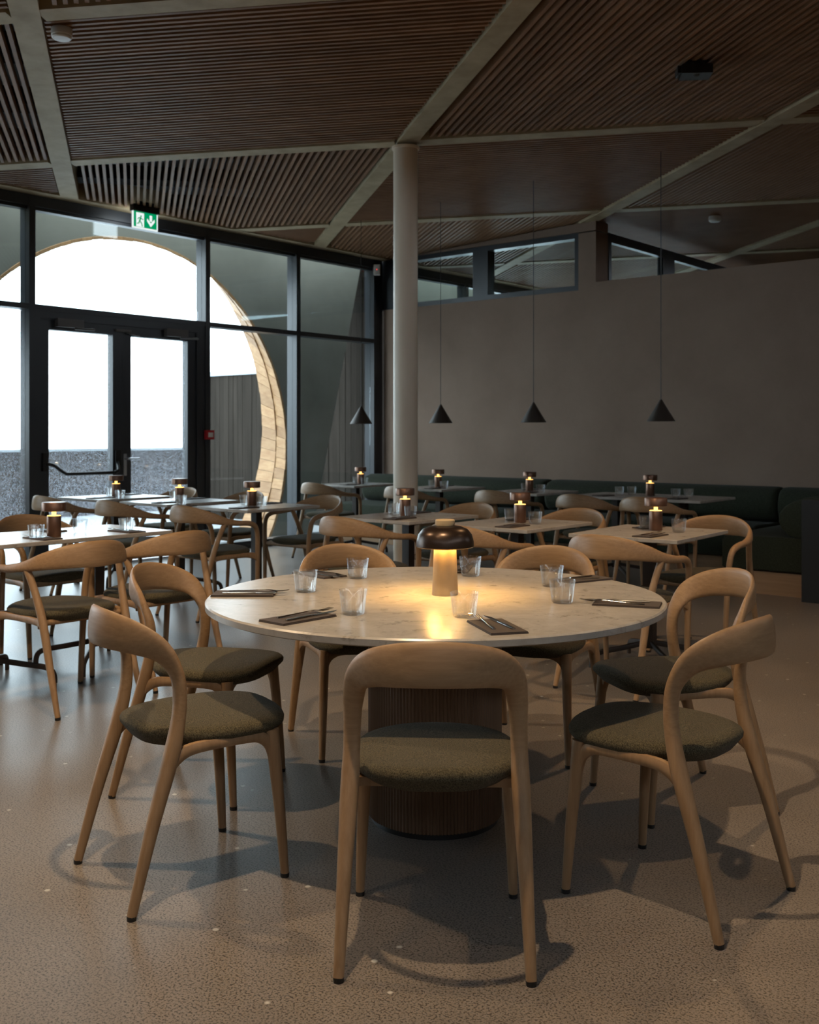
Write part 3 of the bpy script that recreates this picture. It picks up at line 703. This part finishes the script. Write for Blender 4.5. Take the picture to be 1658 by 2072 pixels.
tl = {'A': 'square stone-topped table between the cream column and the mushroom lamp', 'B': 'square stone-topped table right behind the mushroom lamp, middle of the three on the right',
      'C': 'rightmost square stone-topped table of the middle row, lit warm by its lamp', 'D': 'square stone-topped table standing in front of the pine-lined arch',
      'E': 'square stone-topped table in front of the right door leaf, second from left', 'F': 'square stone-topped table in front of the left door leaf, farthest back on the left',
      'H': 'square stone-topped table at the corner under the leftmost pendant', 'I': 'square stone-topped table just right of the cream column, before the sofa', 'J': 'square stone-topped table under the third pendant, before the sofa seam'}
tabs = {}
tA = make_table(tl['A'], G(ROW1['A'], N_ROW1), .62, .72, [(0, 0)]); tA['group'] = GT; index_kids()
for k, u in ROW1.items():
    if k != 'A': dup(tA, G(u, N_ROW1), ROT + (radians(3) if k == 'C' else 0), tl[k], GT)
for k, u in ROW2.items():
    if k != 'K': dup(tA, G(u, N_ROW2), ROT, tl[k], GT)
tk = make_table('long stone-topped table with four glasses before the dark sofa, under the rightmost pendant', G(ROW2['K'], N_ROW2), 1.26, .70, [(-.32, 0), (.32, 0)]); tk['group'] = GT
tg = make_table('long stone-topped table at the left edge, reflecting the bright windows', G(-5.10, 3.0), .60, 1.30, [(0, .36), (0, -.28)]); tg['group'] = GT

# ------------------------------------------------------------------ lamps
def point(name, loc, e, rad, parent, colr=(1.0, 0.58, 0.22)):
    d = bpy.data.lights.new(name, 'POINT'); d.energy = e; d.color = colr; d.shadow_soft_size = rad
    o = link(name, d, parent); o.location = loc; return o
def make_table_lamp(label, loc):
    t = thing('table_lamp', label, 'lamp', loc)
    MB().lathe([(0, 0), (.0355, 0), (.0365, .002), (.0365, .108), (.0355, .110), (0, .110)], 28).obj('lamp_body', M['copper'], t)
    MB().lathe([(0, .110), (.034, .110), (.034, .112), (0.011, .1125), (.011, .135), (0, .135)], 20).obj('glowing_neck', M['glow'], t, label='glowing amber neck')
    MB().lathe([(0, .135), (.058, .135), (.0625, .138), (.0625, .178), (.060, .182), (0, .182)], 32).obj('lamp_shade', M['copper'], t)
    point('lamp_bulb', (0, 0.0, .124), 3.4, .012, t)
    return t
LN = {'A': 'brown portable lamp with disc shade standing before the cream column', 'B': 'brown portable lamp with disc shade just right of the big mushroom lamp', 'C': 'brown portable lamp with disc shade on the rightmost table of the middle row',
      'D': 'brown portable lamp with disc shade in front of the pine arch', 'E': 'brown portable lamp with disc shade in front of the right door post', 'F': 'brown portable lamp with disc shade in front of the middle door stile',
      'G': 'brown portable lamp with disc shade on the long left table, nearest on the left', 'H': 'brown portable lamp with disc shade under the leftmost pendant', 'I': 'brown portable lamp with disc shade under the pendant right of the column',
      'J': 'brown portable lamp with disc shade below the third pendant by the sofa', 'K': 'brown portable lamp with disc shade on the long table, under the rightmost pendant'}
LP = dict(A=P(820, 1043.6, .74), B=P(1053, 1057, .74), C=P(1327.6, 1073, .74), D=P(510, 1023, .74), E=P(363.6, 1014, .74), F=P(235, 1004.5, .74), G=P(109.3, 1086, .74),
          H=P(730, 979.5, .74), I=P(887, 986.4, .74), J=P(1072, 994, .74), K=P(1316, 1003, .74))
l0 = make_table_lamp(LN['A'], LP['A']); l0['group'] = 'small portable table lamps'; index_kids()
for k in LN:
    if k != 'A': dup(l0, LP[k], 0, LN[k], 'small portable table lamps')
t = thing('mushroom_lamp', 'lit mushroom lamp with dark bronze dome on a travertine cone, on the round table', 'lamp', P(901, 1203, .74))
MB().lathe([(0, 0), (.0435, 0), (.044, .002), (.0375, .165), (0, .165)], 36).obj('lamp_foot', M['travertine'], t)
sh = [(.030, .158), (.094, .160), (.0975, .163), (.0965, .180), (.090, .203), (.076, .220), (.055, .229), (.034, .232), (0, .232)]
MB().lathe([(.0925, .1605)] + sh[1:] , 48).lathe([(.0925, .1605), (.088, .182), (.070, .205), (.03, .218), (0, .219)], 48).obj('lamp_shade', M['bronze'], t, recalc=False)
MB().lathe([(0, .2325), (.032, .2325), (.033, .236), (.033, .250), (.031, .252), (0, .252)], 32).obj('shade_cap', M['travertine'], t)
MB().lathe([(0, .186), (.030, .186), (.033, .192), (.030, .204), (0, .208)], 28).obj('diffuser', M['glow_big'], t, label='glowing warm diffuser under the dome')
for k in range(6):
    a = 2 * pi * k / 6 + .3; point('lamp_bulb', (.047 * cos(a), .047 * sin(a), .193), 2.8, .010, t, (1.0, 0.54, 0.15))

# pendants over the row by the wall
pl_ = {'H': 'leftmost cone pendant lamp, hanging in front of the dark corner post', 'I': 'cone pendant lamp hanging just right of the cream column', 'J': 'cone pendant lamp with an orange lit rim, third from the left', 'K': 'rightmost cone pendant lamp, the largest in view'}
pp = {'H': (731, 858), 'I': (892, 858.5), 'J': (1080, 855), 'K': (1338, 852)}
pend0 = None
for k in 'HIJK':
    u = ROW2[k]; px, py = pp[k]; r_ = (px - 829) / 2120
    Y = 8.25 / (.643 * r_ + .766); loc = Vector((r_ * Y, Y, 1.388))
    top = zc(loc.x, loc.y) + 0.012
    t = thing('pendant_lamp', pl_[k], 'lamp', loc, 0, 'dark cone pendants along the plaster wall')
    MB().lathe([(.120, 0), (.119, .003), (.012, .180), (.010, .186), (0, .187)], 48).lathe([(.120, 0), (.115, .003), (.010, .172), (0, .174)], 48).obj('pendant_shade', M['pend'], t, recalc=False)
    MB().lathe([(0, .06), (.022, .065), (.026, .085), (.018, .11), (0, .115)], 16).obj('bulb', emit('pendant_bulb_glow', (1.0, .5, .16), 1.2), t)
    MB().tube([(0, 0, .185), (0, 0, top - 1.388)], .0032, 6).obj('cord', M['black'], t)

# ------------------------------------------------------------------ tumblers
def make_glass(label, loc):
    mb = MB().lathe([(0, 0), (.030, 0), (.034, .004), (.042, .071), (.0425, .073), (.0412, .073), (.0402, .0715), (.0335, .010), (.028, .0075), (0, .0075)], 36)
    return tag(mb.obj('tumbler', M['glass']), label, 'glass', 'water tumblers on the tables')
RT = [((618.6, 1197), 'clear tumbler on the round table, between the left end napkin and back left glass'), ((724, 1169.5), 'clear tumbler at the back left of the round table'), ((715, 1242), 'clear tumbler at the front left of the round table'),
      ((940, 1248), 'clear tumbler at the front of the round table, just right of the lamp foot'), ((952, 1165), 'clear tumbler behind the mushroom lamp with dark cutlery seen through it'), ((1117, 1186), 'farther of two overlapping clear tumblers right on the round table'), ((1138, 1219), 'nearer of two overlapping clear tumblers right on the round table')]
g0 = None
def put_glass(loc, lab):
    global g0
    if g0 is None: g0 = make_glass(lab, loc); g0.location = loc
    else:
        c = g0.copy(); COL.objects.link(c); c.location = loc; c['label'] = lab
for (px, py), lab in RT: put_glass(P(px, py, .741), lab)
others = [((216 / 2.961, 920 + 505 / 2.961), 'clear tumbler left of the lamp on the long left table'), ((162, 1076), 'clear tumbler right of the lamp on the long left table'), ((255.5, 1075), 'clear tumbler at the right end of the long left table'),
    ((797, 1040), 'clear tumbler left of the lamp before the cream column'), ((831, 1047), 'clear tumbler right of the lamp before the cream column'), ((1034, 1053), 'clear tumbler left of the lamp just behind the mushroom lamp'), ((1083, 1060), 'clear tumbler right of the lamp on the middle table of the right-hand three'),
    ((1308, 1070), 'clear tumbler left of the lamp on the rightmost middle-row table'), ((1374, 1077), 'clear tumbler right of the lamp on the rightmost middle-row table'), ((496, 1021), 'clear tumbler left of the lamp in front of the pine arch'), ((530, 1024), 'clear tumbler right of the lamp in front of the pine arch'),
    ((353, 1011.5), 'clear tumbler left of the lamp at the right door leaf'), ((367, 1021.5), 'clear tumbler in front of the lamp at the right door leaf'), ((223, 1003.5), 'clear tumbler left of the lamp at the left door leaf'), ((243, 1009), 'clear tumbler in front of the lamp at the left door leaf'),
    ((722, 978), 'clear tumbler left of the lamp in the corner'), ((738, 980), 'clear tumbler right of the lamp in the corner'), ((875, 985.5), 'clear tumbler left of the lamp right of the column'), ((899, 988.5), 'clear tumbler right of the lamp right of the column'),
    ((1063, 992), 'clear tumbler left of the lamp below the third pendant'), ((1094, 996.5), 'clear tumbler right of the lamp below the third pendant'), ((1254, 1001.5), 'leftmost clear tumbler on the long table by the sofa'), ((1279, 1001), 'second clear tumbler from the left on the long table by the sofa'), ((1368, 1006), 'third clear tumbler from the left on the long table by the sofa'), ((1394, 1006.5), 'rightmost clear tumbler on the long table by the sofa')]
for (px, py), lab in others: put_glass(P(px, py, .741), lab)

# ------------------------------------------------------------------ napkins and cutlery
def napkin_mesh():
    mb = MB(); mb.bb(-.054, .054, -.104, .104, .0005, .0035); mb.bb(-.053, .052, -.103, .102, .0037, .0065); return mb
def fork_mesh():
    mb = MB()
    pts = sm_curve([(0, -.105, .006, .011, .003), (0, -.06, .0075, .009, .003), (0, .0, .010, .006, .003), (0, .030, .011, .007, .0028), (0, .046, .009, .020, .002), (0, .060, .007, .023, .0018)], 3)
    mb.sweep([p[:3] for p in pts], [p[3] for p in pts], [p[4] for p in pts], Vector((0, 0, 1)), 8, power=2.6)
    for x in (-.0093, -.0031, .0031, .0093):
        mb.sweep([(x, .058, .0072), (x, .080, .008), (x, .100, .0115)], [.0034, .0030, .0018], [.0018, .0018, .0014], Vector((0, 0, 1)), 6)
    return mb
def knife_mesh():
    mb = MB()
    pts = sm_curve([(0, -.105, .006, .011, .004), (0, -.04, .006, .0125, .005), (0, .005, .0058, .009, .0045)], 3)
    mb.sweep([p[:3] for p in pts], [p[3] for p in pts], [p[4] for p in pts], Vector((0, 0, 1)), 8, power=2.8)
    mb.prism([(-.006, .004), (.006, .004), (.0085, .03), (.0085, .075), (.004, .098), (-.004, .110), (-.006, .09)], .005, .0066)
    return mb
nap_me = napkin_mesh().mesh('napkin', M['napkin']); fork_me = fork_mesh().mesh('fork', M['steel'], 50); knife_me = knife_mesh().mesh('knife', M['steel'], 40)
def setting(loc, rz, where, swap=1, dx=0.0):
    n_ = link('napkin', nap_me); n_.location = loc; n_.rotation_euler.z = rz; tag(n_, 'dark brown napkin ' + where, 'napkin', 'dark napkins under the cutlery')
    R = Matrix.Rotation(rz, 3, 'Z')
    for nm, me, x, y, tw in (('fork', fork_me, -.021 * swap, .048, -.06), ('knife', knife_me, .020 * swap, .036, .05)):
        o = link(nm, me); o.location = Vector(loc) + R @ Vector((x + dx, y, .003)); o.rotation_euler.z = rz + tw
        tag(o, 'steel %s ' % nm + where, nm, 'steel %s on the napkins' % ('forks' if nm == 'fork' else 'knives'))
rs = [(-75, .612, 'at the front of the round table, right of the near chair'), (-132, .612, 'at the front left of the round table'), (179, .640, 'at the far left end of the round table'), (131, .655, 'at the back left of the round table'),
      (81, .655, 'behind the mushroom lamp on the round table'), (33, .660, 'at the back right of the round table'), (-18, .635, 'at the right end of the round table')]
for ang, r_, where in rs:
    a = radians(ang); setting((TC.x + r_ * cos(a), TC.y + r_ * sin(a), .740), a + pi / 2, where)
nm_t = {'A': 'the table before the cream column', 'B': 'the table just behind the mushroom lamp', 'C': 'the rightmost middle-row table', 'D': 'the table in front of the pine arch', 'E': 'the table at the right door leaf', 'F': 'the table at the left door leaf',
        'H': 'the corner table', 'I': 'the sofa table right of the column', 'J': 'the table below the third pendant'}
for k, u in list(ROW1.items()) + [q for q in ROW2.items() if q[0] != 'K']:
    nn_ = N_ROW1 if k in ROW1 else N_ROW2
    for s, wd in ((-1, 'on the near side of '), (1, 'on the far side of ')):
        setting(G(u + .12 * (1 if s < 0 else -1), nn_ + s * .225, .740), ROT + (pi if s > 0 else 0), wd + nm_t[k])
for du, s, wd in ((-.33, -1, 'at the near left of the long table by the sofa'), (.36, -1, 'at the near right of the long table by the sofa')):
    setting(G(ROW2['K'] + du, N_ROW2 + s * .21, .740), ROT, wd)
for n_, s, wd in ((3.43, 1, 'at the right end of the long left table'), (2.92, 1, 'in front of the lamp on the long left table'), (3.17, -1, 'behind the lamp on the long left table')):
    setting(G(-5.10 + s * .18, n_, .740), ROT + s * pi / 2, wd)

# ------------------------------------------------------------------ sofa along the wall
SB = [(.06, .50), (.03, .56), (.025, .64), (.05, .715), (.10, .762), (.18, .785), (.28, .785), (.37, .765), (.42, .72), (.43, .64), (.43, .2), (.23, .2), (.23, .46), (.12, .466)]
def sofa_straight(label, u0, u1):
    t = thing('banquette_sofa', label, 'sofa', G((u0 + u1) / 2, 9.5), ROT, 'dark green sofa modules along the wall')
    h = (u1 - u0) / 2
    MB().bb(-h + .03, h - .03, -.36, .40, 0, .17).obj('plinth', M['oak_plinth'], t, label='pale oak plinth')
    seat = [(-.44, .185), (-.455, .22), (-.455, .40), (-.435, .445), (-.39, .462), (.15, .462), (.2, .45), (.22, .40), (.22, .175), (-.40, .175)]
    MB().extr(seat, -h + .004, h - .004, .035, 4).obj('seat', M['sofa'], t)
    MB().extr(SB, -h + .004, h - .004, .07, 5).obj('backrest', M['sofa'], t)
    return t
sofa_straight('dark green upholstered sofa module with rounded left end by the glass corner', -8.80, -6.14)
sofa_straight('dark green upholstered sofa module in the middle of the wall, right of the seam', -6.14, -3.60)
t = thing('corner_sofa', 'dark green sofa end wing coming out towards the camera at far right', 'sofa', G(-3.55, 8.2), ROT, 'dark green sofa modules along the wall')
MB().bb(.10, .70, .03, 1.7, 0, .18).obj('plinth', M['oak_plinth'], t, label='pale oak plinth')
MB().extr([(.0, .20), (.0, .41), (.02, .45), (.06, .465), (.50, .465), (.70, .465), (.71, .19), (.02, .19)], .0, 1.72, .02, 3, 'y').obj('seat', M['sofa'], t)
MB().extr([(.54, .485), (.49, .53), (.465, .59), (.47, .65), (.51, .705), (.58, .75), (.68, .785), (.80, .805), (.98, .805), (1.02, .76), (1.02, .20), (.72, .20), (.72, .468), (.60, .468)], .005, 1.84, .02, 4, 'y').obj('backrest', M['sofa'], t)
MB().extr([(y + 1.3, z) for y, z in SB], -.045, .62, .03, 3).obj('corner_backrest', M['sofa'], t)
t = thing('partition_panel', 'low black panel closing off the sofa end at the right edge', 'partition', G(-2.84, 8.15), ROT)
MB().bb(0, 1.5, -.12, .035, 0, .775).obj('panel', M['black'], t)

# ------------------------------------------------------------------ ceiling and wall fittings
def at_ceiling(px, py):
    d = Vector(((px - 829) / 2120, 1, (878 - py) / 2120)); tt = (3.5 + .038 * 9 - 1.28) / (d.z - .038 * (d.x * CU[0] + d.y * CU[1])); return d * tt + Vector((0, 0, 1.28))
q = at_ceiling(125, 62); t = thing('smoke_detector', 'white round detector on the slatted ceiling at top left', 'detector', q)
MB().lathe([(0, .012), (.058, .012), (.060, .008), (.060, -.028), (.055, -.031), (0, -.031)], 32).obj('detector_base', M['white'], t)
MB().lathe([(0, -.031), (.056, -.031), (.057, -.042), (.050, -.049), (0, -.051)], 32).obj('detector_cover', M['white'], t)
q = at_ceiling(1447, 440); t = thing('smoke_detector', 'small pale detector on the dark ceiling beyond the wall at right', 'detector', q)
MB().lathe([(0, .012), (.06, .012), (.065, 0), (.065, -.035), (.05, -.05), (0, -.05)], 28).obj('detector_cover', M['white'], t)
q = at_ceiling(1408, 132); t = thing('ceiling_projector', 'black box fitting hanging under the slats at upper right', 'projector', q, radians(-5))
MB().bb(-.10, .10, -.075, .075, -.075, -.015).bb(-.125, -.10, -.06, .06, -.065, -.02).obj('housing', M['black'], t)
MB().bb(-.06, .06, -.05, .05, -.015, .02).obj('mount', M['black'], t)
MB().lathe([(0, -.082), (.018, -.082), (.022, -.075), (0, -.075)], 20, (0, -.03, 0)).obj('lens', M['pane'], t)
# motion sensor in the corner
r_ = (764 - 829) / 2120; t = thing('motion_sensor', 'white motion sensor with a red light in the upper corner', 'sensor', (-0.415, 13.345, 3.37), radians(-3))
MB().extr([(-.030, -.06), (-.034, 0), (-.030, .06), (-.01, .07), (.03, .07), (.03, -.07), (-.01, -.07)], -.043, .043, .012, 3).obj('housing', M['white'], t)
MB().lathe([(0, -.006), (.006, -.005), (.006, .005), (0, .006)], 12, (0, -.032, .0)).obj('indicator', M['led'], t, label='red light')
# emergency call point on the mullion
t = thing('call_point', 'red emergency call point on the door-side mullion', 'alarm', G(UG + .071, 7.262, 1.27), ROT)
MB().bb(0, .035, -.055, .055, -.05, .05).obj('housing', M['red'], t)
MB().bb(.035, .039, -.028, .035, -.025, .025).obj('press_plate', M['white'], t)

# exit sign
t = thing('exit_sign', 'green lit exit sign with running figure and down arrow above the doors', 'sign', G(-8.66, 6.25, 3.30), ROT)
SW = .30
MB().bb(-.03, .03, -.155, .155, .165, .232).bb(-.012, .012, -.10, .10, .232, .27).obj('housing', M['black'], t)
MB().bb(-.006, .006, -SW / 2, SW / 2, .0, .165).obj('sign_panel', M['sign_white'], t)
MB().bb(-.0075, -.0062, -.14, .14, .01, .155).obj('rear_diffuser', emit('sign_rear_glow', (0.85, 0.95, 1.0), 8.0), t)
SG = MB().bb(.0062, .0075, -.135, .135, .014, .165).obj('green_field', M['sign_green'], t)
sg = MB(); X0, X1 = .0078, .0088
def poly_x(mb, pts, x0=X0, x1=X1):
    n = len(pts); mb.add([(x0, a, c) for a, c in pts] + [(x1, a, c) for a, c in pts], [tuple(range(n))[::-1], tuple(range(n, 2 * n))] + [(i, (i + 1) % n, n + (i + 1) % n, n + i) for i in range(n)])
poly_x(sg, [(-.108, .016), (-.015, .016), (-.015, .155), (-.108, .155)])
sg.obj('door_symbol', M['sign_white'], t)
ar = MB()
poly_x(ar, [(.050, .145), (.080, .145), (.080, .085), (.050, .085)])
poly_x(ar, [(.065, .030), (.112, .085), (.108, .112), (.065, .068)]); poly_x(ar, [(.065, .030), (.018, .085), (.022, .112), (.065, .068)])
ar.obj('arrow_symbol', M['sign_white'], t)
rn = MB(); Y0, Y1 = .0090, .0100
def limb(a, c, wd):
    d = (Vector(c) - Vector(a)).normalized(); q = Vector((-d.y, d.x)) * wd / 2; a, c = Vector(a), Vector(c)
    poly_x(rn, [tuple(a - q), tuple(c - q), tuple(c + q), tuple(a + q)], Y0, Y1)
poly_x(rn, [(-.052 + .0085 * cos(2 * pi * k / 12), .122 + .0085 * sin(2 * pi * k / 12)) for k in range(12)], Y0, Y1)
limb((-.056, .112), (-.068, .072), .017); limb((-.068, .076), (-.046, .054), .011); limb((-.046, .056), (-.036, .024), .010); limb((-.070, .074), (-.078, .050), .011); limb((-.078, .050), (-.100, .046), .009)
limb((-.057, .108), (-.036, .092), .008); limb((-.036, .092), (-.024, .096), .008); limb((-.060, .108), (-.082, .104), .008); limb((-.082, .104), (-.088, .086), .008)
rn.obj('running_figure', M['sign_green'], t)
